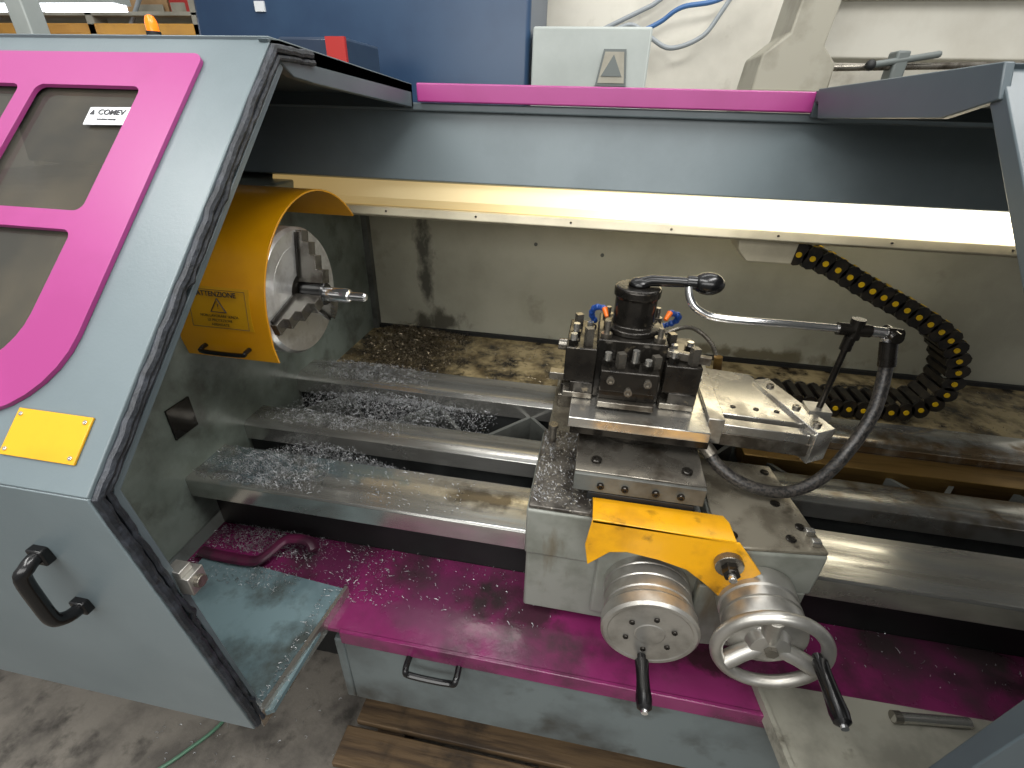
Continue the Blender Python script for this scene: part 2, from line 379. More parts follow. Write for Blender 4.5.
def guard(xe, xf, m, left):
    x0,x1=min(xe,xf),max(xe,xf)
    th=.012 if left else .02
    b=B()
    b.prism([(.317,.735),(.266,1.268),(.266+th,1.265),(.317+th,.735)],'x',x0,x1,m)
    st=.586 if left else .556
    hole=rrect(-1.10,-.555,.075,.53,.08) if left else rrect(xe+.13,xe+.70,.075,.50,.08)
    b.plate([(x0,-.008),(x1,-.008),(x1,st),(x0,st)],[hole],lambda x,y: sl(x,y,0),SN*-th,m)
    if left:
        b.prism([(.695,1.677),(1.21,1.648),(1.21,1.630),(.705,1.655)],'x',x0,x1,m)
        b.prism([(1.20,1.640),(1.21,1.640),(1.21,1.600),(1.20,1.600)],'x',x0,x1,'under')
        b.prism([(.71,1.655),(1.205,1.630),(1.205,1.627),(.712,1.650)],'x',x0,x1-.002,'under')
        b.prism([(.69,1.674),(.72,1.676),(1.21,1.648),(1.21,1.602),(.80,1.628),(.74,1.634),(.712,1.650)],'x',xe-.014,xe,'rim')
    else:
        b.prism([(.672,1.657),(1.20,1.652),(1.20,1.632),(.685,1.638)],'x',x0,x1,m)
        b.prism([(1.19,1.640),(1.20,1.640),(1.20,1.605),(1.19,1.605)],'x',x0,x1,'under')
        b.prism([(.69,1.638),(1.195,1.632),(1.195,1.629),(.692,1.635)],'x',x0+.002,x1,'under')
        b.prism([(.668,1.658),(1.18,1.654),(1.14,1.604),(.74,1.606),(.652,1.624)],'x',xe-.004,xe+.006,m)
    g=b.make('sliding_guard',lathe,bevel=.002,label='blue-grey sheet metal sliding guard with slanted window' if left else 'slate sheet metal sliding guard')
    b=B()
    if left:
        outer=rrect(-1.20,-.530,.052,.550,.04,(.10,.015,.04,.10))
        holes=[rrect(-1.15,-.598,.095,.276,.03,(.075,.012,.012,.07)), rrect(-.757,-.598,.302,.492,.012), rrect(-1.15,-.783,.302,.492,.012)]
    else:
        a=xe+.09
        outer=rrect(a,a+.68,.052,.520,.04); holes=[rrect(a+.06,a+.62,.095,.276,.03), rrect(a+.06,a+.62,.302,.470,.03)]
    b.plate(outer,holes,lambda x,y: sl(x,y,.006),SN*-.0055,'magenta')
    b.make('window_frame',g,bevel=.0015)
    for h in holes:
        xs=[p[0] for p in h]; ys=[p[1] for p in h]
        b=B(); b.plate(rrect(min(xs)-.012,max(xs)+.012,min(ys)-.01,max(ys)+.01,.01),[],lambda x,y: sl(x,y,-.003),SN*-.003,'glass')
        b.make('window_pane',g)
    if left:
        corners=[(.324,.742),(.273,1.264),(.697,1.664),(.80,1.664)]
        for off,r in ((0,.0056),(.0095,.0040)):
            pts=[]
            cs=[(c[0]+(off if i<2 else off*.6), c[1]-(0 if i<2 else off)) for i,c in enumerate(corners)]
            for i in range(3):
                a=Vector(cs[i]); c=Vector(cs[i+1]); n=46 if i<2 else 10
                for k in range(n):
                    q=a.lerp(c,k/n); j=.0026 if (off and random.random()<.3) else .0009
                    pts.append((xe+.003+random.uniform(-j,j), q.x+random.uniform(-j,j), q.y+random.uniform(-j,j)))
            b=B(); b.tube(pts,r,'rubber',seg=8); b.make('rubber_seal',g,label='ragged black rubber edge seal')
        b=B()
        b.prism([(.340,.742),(.288,1.252),(.292,1.260),(.712,1.650),(.717,1.643),(.297,1.254),(.346,.742)],'x',xe-.02,xe,'rim')
        b.make('inner_lip',g,bevel=.001)
    b=B()
    if left:
        b.prism([(-.76,.332),(-.452,.332),(-.432,.345),(-.425,.575),(-.76,.60)],'z',.738,.748,'shelf')
        b.prism([(-.452,.332),(-.425,.575),(-.418,.575),(-.444,.328)],'z',.722,.758,'steel')
    else:
        b.prism([(.395,.330),(.360,.545),(1.4,.565),(1.4,.332)],'z',.738,.748,'shelfR')
        b.prism([(.395,.330),(.360,.545),(.352,.545),(.387,.328)],'z',.722,.752,'shelfR')
    b.make('bottom_flange',g,label='pale painted bottom ledge')
    return g
gL=guard(-.45,-1.9,'door',True)
gR=guard(.392,1.7,'doorR',False)

b=B(); b.plate([(-.662,.432),(-.601,.434),(-.604,.462),(-.663,.460)],[],lambda x,y: sl(x,y,.0015),SN*-.001,'white'); stick=b.make('sticker',gL,label='white maker sticker with black lettering')
text('COMEV',.0115,sl(-.628,.452,.002),(1,0,0),SD,'ink','lettering',stick,off=.0002)
text('macchine utensili',.004,sl(-.631,.441,.002),(1,0,0),SD,'ink','lettering',stick)
b=B(); b.plate([(-.659,.448),(-.652,.448),(-.6555,.456)],[],lambda x,y: sl(x,y,.0024),SN*-.0008,'ink'); b.make('emblem',stick)
b=B(); b.plate([(-.563,.020),(-.475,.020),(-.475,.068),(-.563,.068)],[],lambda x,y: sl(x,y,.003),SN*-.0028,'yplate')
yp=b.make('blank_plate',gL,bevel=.0008,label='blank yellow plate with four rivets')
bolts('rivet',yp,[sl(x,s_,.003) for x in (-.557,-.481) for s_ in (.026,.062)],SN,.0022,.0015,'steel',10)
hx=-.568
hp=[(hx,.277,1.160),(hx,.264,1.160),(hx,.255,1.156),(hx-.004,.250,1.146),(hx-.008,.251,1.105),(hx-.010,.253,1.072),(hx-.010,.259,1.061),(hx-.008,.270,1.056),(hx-.008,.286,1.056)]
b=B(); b.tube(smoothpath(hp,4),.0080,'plastic',seg=12)
b.box(hx-.010,hx+.010,.266,.278,1.148,1.170,'plastic'); b.box(hx-.018,hx+.002,.276,.288,1.046,1.066,'plastic')
b.make('handle',gL,bevel=.002,label='black plastic grab handle')
b=B(); b.box(-.452,-.432,.306,.330,1.080,1.108,'satin'); b.cyl((-.438,.318,1.094),(-.426,.318,1.094),.008,'steeldk'); b.box(-.46,-.440,.306,.324,1.108,1.118,'satin')
b.make('latch',gL,bevel=.001,label='small steel latch block')

# ------------------------------------------------------------------ chuck and chuck guard
cy,cz=.893,1.254
b=B(); b.rev([(0,.118),(.0,.128),(.010,.132),(.086,.132),(.094,.126),(.094,.100),(.0935,.100),(.0935,.098),(.094,.098),(.094,.030)],(-.700,cy,cz),(1,0,0),'chuck',seg=72)
b.rev([(.0945,.040),(.0955,.038),(.0955,.02)],(-.700,cy,cz),(1,0,0),'black',seg=40)
b.rev([(0,.090),(.03,.090)],(-.73,cy,cz),(1,0,0),'cast')
chuck=b.make('chuck',lathe,label='round polished steel three-jaw chuck')
for ang in (78,198,318):
    a=math.radians(ang); rd=Vector((0,math.cos(a),math.sin(a))); td=Vector((0,-math.sin(a),math.cos(a)))
    b=B()
    prof=[(.022,0),(.022,.056),(.050,.056),(.050,.041),(.078,.041),(.078,.028),(.104,.028),(.104,.014),(.126,.014),(.126,0)]
    n=len(prof); c=Vector((-.607,cy,cz)); vs=[]
    for sgn in (-1,1):
        for (r,h) in prof: vs.append(c+rd*r+Vector((1,0,0))*h+td*sgn*.0125)
    b.raw(vs,[tuple(range(n)),tuple(range(2*n-1,n-1,-1))]+[(i,(i+1)%n,n+(i+1)%n,n+i) for i in range(n)],'jaw')
    for sgn in (-1,1):
        q=c+td*sgn*.0155; vs=[q+rd*r+Vector((1,0,0))*h+td*s2*.003 for r in (.030,.122) for h in (0,.006) for s2 in (-1,1)]
        b.raw(vs,[(0,1,3,2),(4,6,7,5),(0,4,5,1),(2,3,7,6),(0,2,6,4),(1,5,7,3)],'black')
    b.make('jaw',chuck,sharp=20,bevel=.0008)
b=B(); b.rev([(0,.024),(.046,.024),(.050,.021)],(-.600,cy,cz),(1,0,0),'plastic')
b.rev([(.050,.015),(.098,.015),(.102,.013),(.104,.009),(.134,.009),(.138,.006)],(-.600,cy,cz),(1,0,0),'chrome',seg=24)
b.make('steel_pin',None,label='turned chrome steel pin with black collar gripped in the chuck',cat='workpiece')

gc=(.975,1.225); R=.222
def gp(th,r=R): return (gc[0]+r*math.cos(th), gc[1]+r*math.sin(th))
ths=[math.radians(t) for t in range(40,181,5)]
outer=[gp(t) for t in ths]+[(gc[0]-R-.001,1.185),(gc[0]-R+.006,1.15)]
inner=[(gc[0]-R+.010,1.15),(gc[0]-R+.003,1.185)]+[gp(t,R-.004) for t in reversed(ths)]
b=B()
b.prism(outer+inner,'x',-.815,-.598,'yellow')
cg=b.make('chuck_guard',lathe,bevel=.001,sharp=30,label='curved yellow sheet metal chuck guard')
def lab(t0,t1,xa,xb,r,m,name,parent,**k):
    b=B(); tt=[t0+(t1-t0)*i/8 for i in range(9)]
    P=[gp(t,r+.0008) for t in tt]+[gp(t,r) for t in reversed(tt)]
    b.prism(P,'x',xa,xb,m); return b.make(name,parent,**k)
LX=.006
wl=lab(math.radians(161),math.radians(182),-.768+LX,-.636+LX,R+.0008,'yplate','warning_label',cg,label='yellow warning label with black triangle and lettering')
tm=math.radians(171.5); up=Vector((0,math.sin(tm),-math.cos(tm)))
o=Vector((0,)+gp(tm,R+.0034))
def on(x,v): return o+Vector((x-.012+LX,0,0))+up*v
text('ATTENZIONE',.0135,on(-.690,.028),(1,0,0),up,'ink','lettering',wl,off=.0002)
text('NON LAVORARE SENZA',.0074,on(-.690,-.014),(1,0,0),up,'inkbrown','lettering',wl)
text('LE PROTEZIONI',.0074,on(-.690,-.0225),(1,0,0),up,'inkbrown','lettering',wl)
text('ABBASSATE',.0074,on(-.690,-.031),(1,0,0),up,'inkbrown','lettering',wl)
text('!',.013,on(-.690,.005),(1,0,0),up,'ink','lettering',wl)
b=B(); b.tube([on(-.706,-.006),on(-.674,-.006),on(-.690,.020)],.0014,'ink',seg=6,closed=True); b.make('warning_triangle',wl)
b=B(); b.tube([on(-.750,.036),on(-.630,.036),on(-.630,-.037),on(-.750,-.037)],.0006,'ink',seg=4,closed=True); b.make('label_border',wl)
b=B(); b.tube(smoothpath([(-.748,.756,1.178),(-.748,.740,1.176),(-.74,.735,1.172),(-.66,.735,1.172),(-.652,.740,1.176),(-.652,.756,1.178)],4),.0045,'plastic')
b.make('handle',cg,label='black wire handle')

# ------------------------------------------------------------------ carriage
b=B()
b.box(-.065,.398,.60,.647,.765,.99,'carr')
b.box(-.068,.048,.597,.83,.912,1.018,'carr')
b.prism([(.235,.570),(.404,.590),(.372,.800),(.235,.800)],'z',.93,1.018,'carr')
b.box(.048,.235,.61,1.20,.928,.985,'carr')
b.box(-.065,.03,.831,1.20,.938,.965,'carrtop')
b.box(.235,.30,.801,1.20,.938,.965,'carrtop')
b.prism([(.225,.568),(.396,.588),(.396,.602),(.225,.602)],'z',.78,.935,'carr')
b.box(.06,.24,.585,.602,.80,.97,'carr')
car=b.make('carriage',lathe,bevel=.005,seg=3,label='grey painted lathe carriage, oily and worn')
b=B(); b.box(-.065,.045,.600,.828,1.018,1.026,'chiptop'); b.make('top_plate',car,bevel=.002,label='chip-covered steel wing top')
b=B(); b.prism([(.237,.573),(.402,.592),(.370,.798),(.237,.798)],'z',1.018,1.025,'carrtop')
rt_=b.make('top_plate',car,bevel=.002,label='oily wing top with socket screws')
bolts('socket_screw',rt_,[(x,y,1.0245) for (x,y) in ((.262,.60),(.352,.61),(.355,.775),(.35,.69),(.375,.64))],(0,0,1),.008,.003,'black')
b=B(); b.box(.378,.392,.600,.610,1.025,1.036,'steel'); b.make('stop_block',car,bevel=.001)
b=B(); b.box(.376,.390,.622,.632,1.025,1.036,'steel'); b.make('stop_block',car,bevel=.001)
b=B(); b.rev([(0,.007),(.034,.007),(.034,.010),(.040,.010)],(-.045,.79,1.026),(0,0,1),'steeldk'); b.make('locking_pin',car)
b=B(); b.box(.012,.222,.632,1.18,.985,1.022,'castg')
b.box(.030,.205,.635,1.18,1.022,1.042,'dark')
b.box(.005,.218,.640,1.15,1.042,1.082,'steeldk')
b.box(.005,.218,.634,.641,1.044,1.079,'castg')
b.box(.055,.190,.606,.64,.99,1.03,'castg')
cs=b.make('cross_slide',lathe,bevel=.0015,label='oily steel cross slide')
bolts('bolt',cs,[(x,.634,1.06) for x in (.05,.09,.14,.18)],(0,-1,0),.006,.006,'black')
bolts('bolt',cs,[(.04,.67,1.082),(.19,.67,1.082)],(0,0,1),.009,.006,'black')
b=B()
b.rev([(0,.088),(.012,.088),(.014,.082),(.022,.082)],(.1,.82,1.082),(0,0,1),'black',seg=40)
b.box(-.012,.225,.712,.955,1.104,1.122,'black')
b.box(-.016,.222,.705,.950,1.122,1.142,'steel')
b.prism([(.222,.745),(.395,.738),(.424,.760),(.352,.945),(.222,.960)],'z',1.096,1.122,'steeldk')
b.prism([(.222,.775),(.392,.768),(.336,.942),(.222,.955)],'z',1.122,1.144,'steel')
b.prism([(.222,.744),(.388,.738),(.386,.760),(.222,.766)],'z',1.122,1.140,'steel')
b.prism([(.394,.732),(.430,.754),(.366,.922),(.334,.908)],'z',1.086,1.150,'steel')
b.box(.222,.250,.740,.958,1.100,1.150,'steel')
b.cyl((.395,.85,1.118),(.44,.865,1.118),.013,'steeldk')
cp=b.make('compound_slide',lathe,bevel=.0015,label='bright steel compound slide')
bolts('bolt',cp,[(.402,.760,1.150),(.385,.812,1.150),(.360,.885,1.150)],(0,0,1),.007,.005,'steeldk')
bolts('bolt',cp,[(x,.80,1.1435) for x in (.275,.315,.35)],(0,0,1),.005,.002,'black')
b=B(); b.box(-.055,.0,1.02,1.12,.965,1.0,'steeldk'); b.box(-.05,-.01,1.03,1.06,1.0,1.025,'black'); b.cyl((-.03,1.09,1.0),(-.03,1.09,1.03),.008,'steel')
b.make('way_wiper',car,bevel=.002)

b=B()
b.box(.020,.140,.785,.915,1.142,1.258,'black')
b.box(-.01,.17,.80,.90,1.142,1.20,'black')
b.rev([(0,.052),(.010,.052),(.012,.037),(.062,.037),(.064,.041),(.078,.041),(.081,.038)],(.08,.85,1.258),(0,0,1),'black',seg=40)
b.rev([(0,.018),(.006,.018),(.012,.012),(.014,.006)],(.08,.85,1.339),(0,0,1),'plastic')
tp=b.make('tool_post',lathe,bevel=.002,label='oily black quick-change tool post')
def holder(x0,x1,y0,y1,z0,z1,bl,slot):
    b=B(); b.box(x0,x1,y0,y1,z0+.034,z1,'black'); b.box(x0,x1,y0,y1,z0,z0+.012,'steeldk')
    if slot=='x': b.box(x0+.012,x1,y0,y1,z0+.012,z0+.034,'black')
    else: b.box(x0,x1,y0+.012,y1,z0+.012,z0+.034,'black')
    b.make('tool_holder',tp,bevel=.002,label='black steel tool holder block')
    for i,(x,y) in enumerate(bl):
        hh=random.uniform(.016,.032)
        b=B()
        if i%3==1: b.box(x-.0065,x+.0065,y-.0065,y+.0065,z1,z1+hh,'steeldk',rz=.4)
        else:
            b.cyl((x,y,z1),(x,y,z1+.010),.0098,'black',seg=6); b.cyl((x,y,z1+.010),(x,y,z1+hh),.006,'steel',seg=10)
        b.make('bolt',tp)
holder(-.034,.021,.770,.905,1.143,1.244,[(-.022,.785),(.004,.79),(-.020,.825),(.004,.85),(-.018,.885)],'x')
holder(.030,.128,.738,.784,1.148,1.222,[(.040,.763),(.062,.757),(.086,.763),(.108,.757),(.122,.768)],'y')
holder(.139,.200,.765,.895,1.143,1.230,[(.152,.782),(.184,.778),(.155,.815),(.186,.838),(.158,.87)],'x')
for (x,y,h) in ((.034,.800,.030),(.126,.802,.024),(.036,.900,.020),(.128,.900,.026)):
    b=B(); b.rev([(0,.010),(.007,.010),(.007,.005),(h,.005)],(x,y,1.258),(0,0,1),'steeldk',seg=14); b.make('setting_stud',tp)
for (x,z) in ((.048,1.205),(.080,1.185),(.110,1.205)):
    b=B(); b.rev([(0,.007),(.005,.007),(.005,.004),(.002,.004)],(x,.738,z),(0,-1,0),'steeldk',seg=12); b.make('side_screw',tp)
for (y,z) in ((.79,1.20),(.83,1.205),(.87,1.20)):
    b=B(); b.rev([(0,.007),(.006,.007),(.006,.004),(.002,.004)],(.200,y,z),(1,0,0),'steeldk',seg=12); b.make('side_screw',tp)
b=B(); b.cyl((-.055,.90,1.19),(-.02,.90,1.19),.012,'steeldk'); b.make('adjusting_knob',tp,bevel=.001)
b=B(); b.box(-.062,.0,.80,.82,1.160,1.175,'steeldk'); b.make('cutting_tool',tp,bevel=.001)
b=B(); b.box(.085,.215,.790,.802,1.232,1.246,'steeldk',rz=-.25); b.make('clamp_bar',tp,bevel=.001)
b=B(); b.tube([(.08,.85,1.342),(.10,.85,1.350),(.175,.852,1.351)],.0095,'plastic',seg=14,rf=lambda i:(1.2,1.05,.9)[i]); b.ball((.196,.853,1.351),.021,'plastic',(1.3,1,.92),seg=24); b.cyl((.160,.852,1.351),(.178,.852,1.351),.012,'plastic')
b.make('lever',tp,label='black clamping lever with oval knob')
def seghose(name,pts,tip,par):
    P=smoothpath(pts,4); b=B()
    for i,p in enumerate(P): b.ball(p,.0062 if i%2 else .0050,'blueloc',seg=10)
    b.cyl(P[-1],Vector(P[-1])+Vector(tip),.0055,'orange',r2=.0035,seg=12)
    return b.make(name,par,label='blue segmented coolant hose with orange nozzle')
seghose('coolant_hose',[(.012,.89,1.250),(.004,.88,1.268),(.010,.865,1.287),(.026,.850,1.292)],(.006,-.012,-.012),lathe)
seghose('coolant_hose',[(.136,.89,1.250),(.158,.88,1.266),(.160,.865,1.284),(.142,.850,1.294)],(-.008,-.012,-.010),lathe)

b=B()
b.tube(smoothpath([(.160,.83,1.350),(.165,.825,1.332),(.182,.82,1.314),(.222,.82,1.303),(.33,.82,1.303),(.42,.82,1.303),(.45,.82,1.303)],5),.0066,'chrome',seg=12)
b.cyl((.405,.82,1.303),(.455,.82,1.303),.0105,'black'); b.cyl((.432,.82,1.288),(.432,.82,1.322),.011,'black'); b.cyl((.455,.82,1.303),(.478,.82,1.302),.009,'chrome')
b.cyl((.488,.80,1.301),(.488,.84,1.301),.009,'black'); b.cyl((.484,.82,1.308),(.486,.82,1.275),.009,'chrome'); b.cyl((.478,.82,1.302),(.502,.82,1.301),.010,'black')
b.cyl((.428,.817,1.30),(.424,.817,1.15),.0052,'black'); b.cyl((.428,.817,1.292),(.427,.817,1.268),.009,'black')
b.box(.402,.440,.800,.835,1.116,1.154,'satin')
b.make('coolant_pipe',lathe,label='chrome coolant pipe with black valve and post')
b=B()
b.tube(smoothpath([(.488,.818,1.285),(.495,.805,1.235),(.486,.775,1.175),(.456,.745,1.112),(.415,.715,1.070),(.370,.70,1.048),(.325,.695,1.048),(.285,.700,1.056),(.250,.715,1.072),(.226,.735,1.096)],8),.0105,'braid',seg=12)
b.cyl((.487,.818,1.290),(.494,.808,1.250),.013,'black'); b.cyl((.238,.724,1.085),(.215,.745,1.105),.013,'steeldk')
b.make('braided_hose',lathe,label='black braided coolant hose in a hanging loop')
b=B(); b.tube(smoothpath([(.16,1.0,1.19),(.22,1.03,1.20),(.27,1.02,1.17),(.29,1.0,1.12)],6),.005,'steeldk'); b.cyl((.285,1.0,1.15),(.29,1.0,1.115),.009,'railbrown')
b.make('brass_hose',lathe,label='thin brown hose with brass fitting')

b=B()
cx,czl=.148,.896
prof=[(0,.022),(.001,.024),(.001,.064),(0,.066),(.000,.071),(.004,.0755),(.022,.0755),(.026,.073),(.029,.070),(.036,.070)]
h=.038
while h<.112:
    prof+=[(h,.0715),(h+.016,.0715),(h+.017,.0703),(h+.019,.0703)]; h+=.021
prof+=[(.124,.071),(.128,.066),(.140,.062)]
b.rev(prof,(cx,.492,czl),(0,1,0),'satin',seg=60)
dl=b.make('feed_dial',lathe,label='wide machined steel feed dial',sharp=25)
bolts('screw',dl,[(cx+.038*math.cos(i*math.pi/3+.4),.493,czl+.038*math.sin(i*math.pi/3+.4)) for i in range(6)],(0,-1,0),.0045,.003,'black',10)
def grip(o, par, l=.095):
    b=B(); b.rev([(0,.007),(.008,.007),(.010,.011),(.03,.010),(.05,.0105),(l-.015,.0125),(l-.004,.011),(l,.006)],o,(0,-1,0),'plastic',seg=20)
    b.rev([(l,.005),(l+.004,.005)],o,(0,-1,0),'chrome',seg=10)
    b.make('handle',par,label='black turned plastic handle')
grip((cx-.004,.492,czl-.055),dl,.084)
cx,cz2=.313,.930
b=B()
N=48
b.tube([(cx+.0745*math.cos(2*math.pi*i/N),.478,cz2+.0745*math.sin(2*math.pi*i/N)) for i in range(N)],.0095,'satin',seg=14,closed=True)
for a in (100,220,340):
    a=math.radians(a); b.tube([(cx+.015*math.cos(a),.490,cz2+.015*math.sin(a)),(cx+.045*math.cos(a),.486,cz2+.045*math.sin(a)),(cx+.070*math.cos(a),.480,cz2+.070*math.sin(a))],.013,'satin',seg=12)
b.rev([(0,.016),(.002,.027),(.016,.032),(.019,.056),(.028,.060),(.044,.060),(.045,.057),(.049,.057),(.050,.060),(.058,.060),(.059,.057),(.068,.057),(.070,.060),(.100,.060)],(cx,.478,cz2),(0,1,0),'satin',seg=44)
b.rev([(0,.010),(.007,.010)],(cx,.472,cz2),(0,1,0),'steeldk',seg=6)
hw=b.make('handwheel',lathe,label='satin steel spoked handwheel')
grip((cx+.060,.478,cz2+.008),hw,.092)

b=B()
poly=[(.040,1.058),(.258,1.052),(.302,.997),(.292,.985),(.256,.930),(.228,.955),(.195,.980),(.150,.992),(.100,.998),(.074,.992),(.042,.956),(.034,1.0)]
b.prism(poly,'y',.556,.560,'yellowdirty')
b.prism([(.556,1.050),(.556,1.056),(.600,1.050),(.632,1.034),(.632,1.030),(.600,1.044)],'x',.040,.252,'yellowdirty')
yg=b.make('dial_guard',lathe,bevel=.001,label='bent yellow sheet metal cover above the dials')
b=B(); b.cyl((.250,.558,1.012),(.250,.545,1.012),.021,'steeldk',seg=20); b.cyl((.250,.545,1.012),(.250,.530,1.012),.013,'black',seg=6); b.cyl((.250,.530,1.012),(.250,.520,1.012),.006,'steel')
b.make('knob',yg,bevel=.001,label='dark knurled clamping knob')

# ------------------------------------------------------------------ drag chain
pth=smoothpath([(.470,1.33,1.318),(.56,1.33,1.295),(.68,1.33,1.238),(.80,1.33,1.185),(.90,1.33,1.130),(.948,1.33,1.065),(.960,1.33,.990),(.930,1.33,.932),(.87,1.33,.908),(.76,1.33,.902),(.60,1.33,.902),(.44,1.33,.904)],24)
step=.033; acc=0; last=pth[0]; links=[]
for p,q in zip(pth[:-1],pth[1:]):
    acc+=(q-p).length
    if acc>=step: links.append((last.copy(),q.copy())); last=q; acc=0
b=B()
Y=Vector((0,1,0))
for (p,q) in links:
    t=(q-p).normalized(); c=(p+q)/2; nn=Vector((-t.z,0,t.x)); L=(q-p).length*.60
    for y0,y1 in ((-.046,-.039),(.039,.046)):
        oct_=[c+t*math.cos(2*math.pi*k/12)*L*1.02+nn*math.sin(2*math.pi*k/12)*.028 for k in range(12)]
        vs=[v+Y*y0 for v in oct_]+[v+Y*y1 for v in oct_]
        b.raw(vs,[tuple(range(12)),tuple(range(23,11,-1))]+[(i,(i+1)%12,12+(i+1)%12,12+i) for i in range(12)],'chainplastic')
    for sg in (1,-1):
        vs=[c+t*a*L*.45+nn*(sg*.023+h)+Y*y for a in (-1,1) for h in (-.003,.003) for y in (-.041,.041)]
        b.raw(vs,[(0,1,3,2),(4,6,7,5),(0,4,5,1),(2,3,7,6),(0,2,6,4),(1,5,7,3)],'chainplastic')
    b.cyl(c-Y*.046,c-Y*.049,.0068,'ydot',seg=12)
    for yy in (-.030,.030): b.cyl(c+nn*.026+Y*yy,c+nn*.0285+Y*yy,.0068,'ydot',seg=12)
b.make('drag_chain',lathe,label='black plastic cable drag chain with yellow caps')
b=B(); b.prism([(.34,1.345),(.345,1.318),(.37,1.290),(.475,1.290),(.480,1.345)],'y',1.28,1.37,'lip'); b.make('chain_bracket',lathe,bevel=.003)

# ------------------------------------------------------------------ swarf
def swarf(name,label,regs,m,seed,size=1.,wid=1.):
    rnd=random.Random(seed); b=B()
    for (x0,x1,y0,y1,z,h,n) in regs:
        for _ in range(n):
            x=(x0+x1)/2+(x1-x0)/2*(rnd.random()+rnd.random()-1)*1.0 if h>.005 else x0+(x1-x0)*rnd.random()**1.7; y=rnd.uniform(y0,y1)
            gx=1-abs((x-(x0+x1)/2)/((x1-x0)/2)); gy=1-abs((y-(y0+y1)/2)/((y1-y0)/2))
            zz=z+.001+rnd.random()*h*min(gx*1.3,1)*min(gy*1.5,1)
            long_=rnd.random()<.12
            r=rnd.uniform(.001,.0028)*size if not long_ else rnd.uniform(.008,.018)*size
            a=rnd.uniform(0,6.28); sp=rnd.uniform(1.5,5.0) if not long_ else rnd.uniform(.4,.9); w=rnd.uniform(.0002,.00045)*wid
            tt=.8 if h>.005 else .25
            tilt=Matrix.Rotation(rnd.uniform(-tt,tt),3,'X')@Matrix.Rotation(rnd.uniform(-tt,tt),3,'Y')
            vs=[]; ns=5; p=rnd.uniform(.0002,.0012)
            for k in range(ns):
                q=a+sp*k/(ns-1)
                for ww in (-w,w):
                    vs.append(Vector((x,y,zz+w))+tilt@Vector((math.cos(q)*(r+ww)-math.cos(a)*r,math.sin(q)*(r+ww)-math.sin(a)*r,ww*.8+k*p)))
            b.raw(vs,[(2*k,2*k+2,2*k+3,2*k+1) for k in range(ns-1)],m)
    return b.make(name,None,label=label,cat='metal chips',kind='stuff',recalc=False)
swarf('swarf_heap','bright curly metal chips heaped between the lathe ways',[(-.79,-.20,.93,1.07,.888,.055,7500),(-.79,-.35,.78,.845,.842,.07,4200),(-.79,-.4,.86,.92,.925,.006,1300),(-.79,-.50,.66,.765,.910,.010,2200),(-.79,-.2,.66,.765,.910,.0,500),(-.79,-.4,1.08,1.18,.935,.014,2000)],'swarf',1,1.,1.15)
swarf('swarf_heap','dark oily metal chips on the rear chip tray',[(-.78,-.36,1.25,1.59,.872,.06,4800),(-.78,-.50,1.45,1.59,.872,.05,1500),(-.3,.2,1.22,1.55,.872,.004,600),(.9,1.3,1.25,1.55,.872,.004,300)],'swarfdk',2,1.6,1.5)
swarf('swarf_scatter','fine metal chips scattered over the magenta chip tray',[(-.79,-.50,.63,.70,.735,.012,1600),(-.79,-.35,.55,.69,.735,.0,900),(-.45,.0,.56,.70,.735,.0,350),(.4,1.2,.60,.70,.735,.0,160),(-.75,-.5,.54,.59,.749,.006,260),(-.462,-.43,.34,.57,.749,0,180)],'swarf',3,.8)
swarf('swarf_scatter','tiny metal chips covering the carriage wing top',[(-.06,.042,.61,.82,1.026,0,700)],'swarf',4,.6)

b=B(); b.cyl((.560,.522,.757),(.680,.536,.757),.008,'steel'); b.cyl((.560,.522,.757),(.572,.5235,.757),.0095,'steeldk')
b.make('steel_bar',None,label='short greasy steel bar lying on the ledge',cat='metal bar')

# ------------------------------------------------------------------ floor things
pal=empty('pallet',(0,.5,0),'oily wooden duckboard pallet on the concrete floor','pallet')
for i,y in enumerate([.20,.30,.405,.51,.615,.72]):
    B().box(-.55+random.uniform(-.03,.04),.95,y,y+.092,.10,.122,'wood').make('board',pal,bevel=.003)
for x in (-.45,.0,.45,.85): B().box(x,x+.08,.20,.81,.0,.10,'wood').make('bearer',pal,bevel=.003)
b=B(); b.tube(smoothpath([(-1.3,.38,.008),(-1.15,.36,.008),(-1.05,.42,.008),(-.98,.50,.008),(-.93,.60,.008),(-.95,.75,.008),(-.90,.78,.008)],8),.005,'hosegreen')
b.make('floor_hose',None,label='thin green hose lying on the concrete floor',cat='hose')
swarf('swarf_scatter','metal chips on the concrete floor under the machine',[(-1.1,-.5,.3,.75,.0,0,110)],'swarf',5,1.8,1.6)

# ------------------------------------------------------------------ background
b=B(); b.prism([(-2.15,1.0),(-2.0,2.6),(-.40,2.6),(-.40,1.0)],'y',2.6,3.2,'bluemach'); b.box(-2.1,-.45,2.7,3.1,0,1.0,'bluemach')
bm_=b.make('blue_machine',None,bevel=.02,label='tall dark blue machine enclosure behind the lathe',cat='machine')
b=B(); b.box(-1.72,-1.67,2.59,2.60,1.98,2.02,'white'); b.make('tag',bm_,label='small white tag')
b=B(); b.box(-.38,.13,2.55,2.95,0,1.925,'palegrey')
cab=b.make('electrical_cabinet',None,bevel=.01,label='pale grey steel electrical cabinet against the wall',cat='cabinet')
b=B(); b.prism([(-.09,1.71),(.045,1.71),(.03,1.845),(-.065,1.845)],'y',2.54,2.55,'badge'); b.prism([(-.08,1.72),(.035,1.72),(.022,1.835),(-.058,1.835)],'y',2.536,2.54,'beige')
b.prism([(-.068,1.745),(.022,1.745),(-.020,1.825)],'y',2.532,2.536,'badge')
b.make('vent_badge',cab,label='framed badge with grey triangle')
b=B()
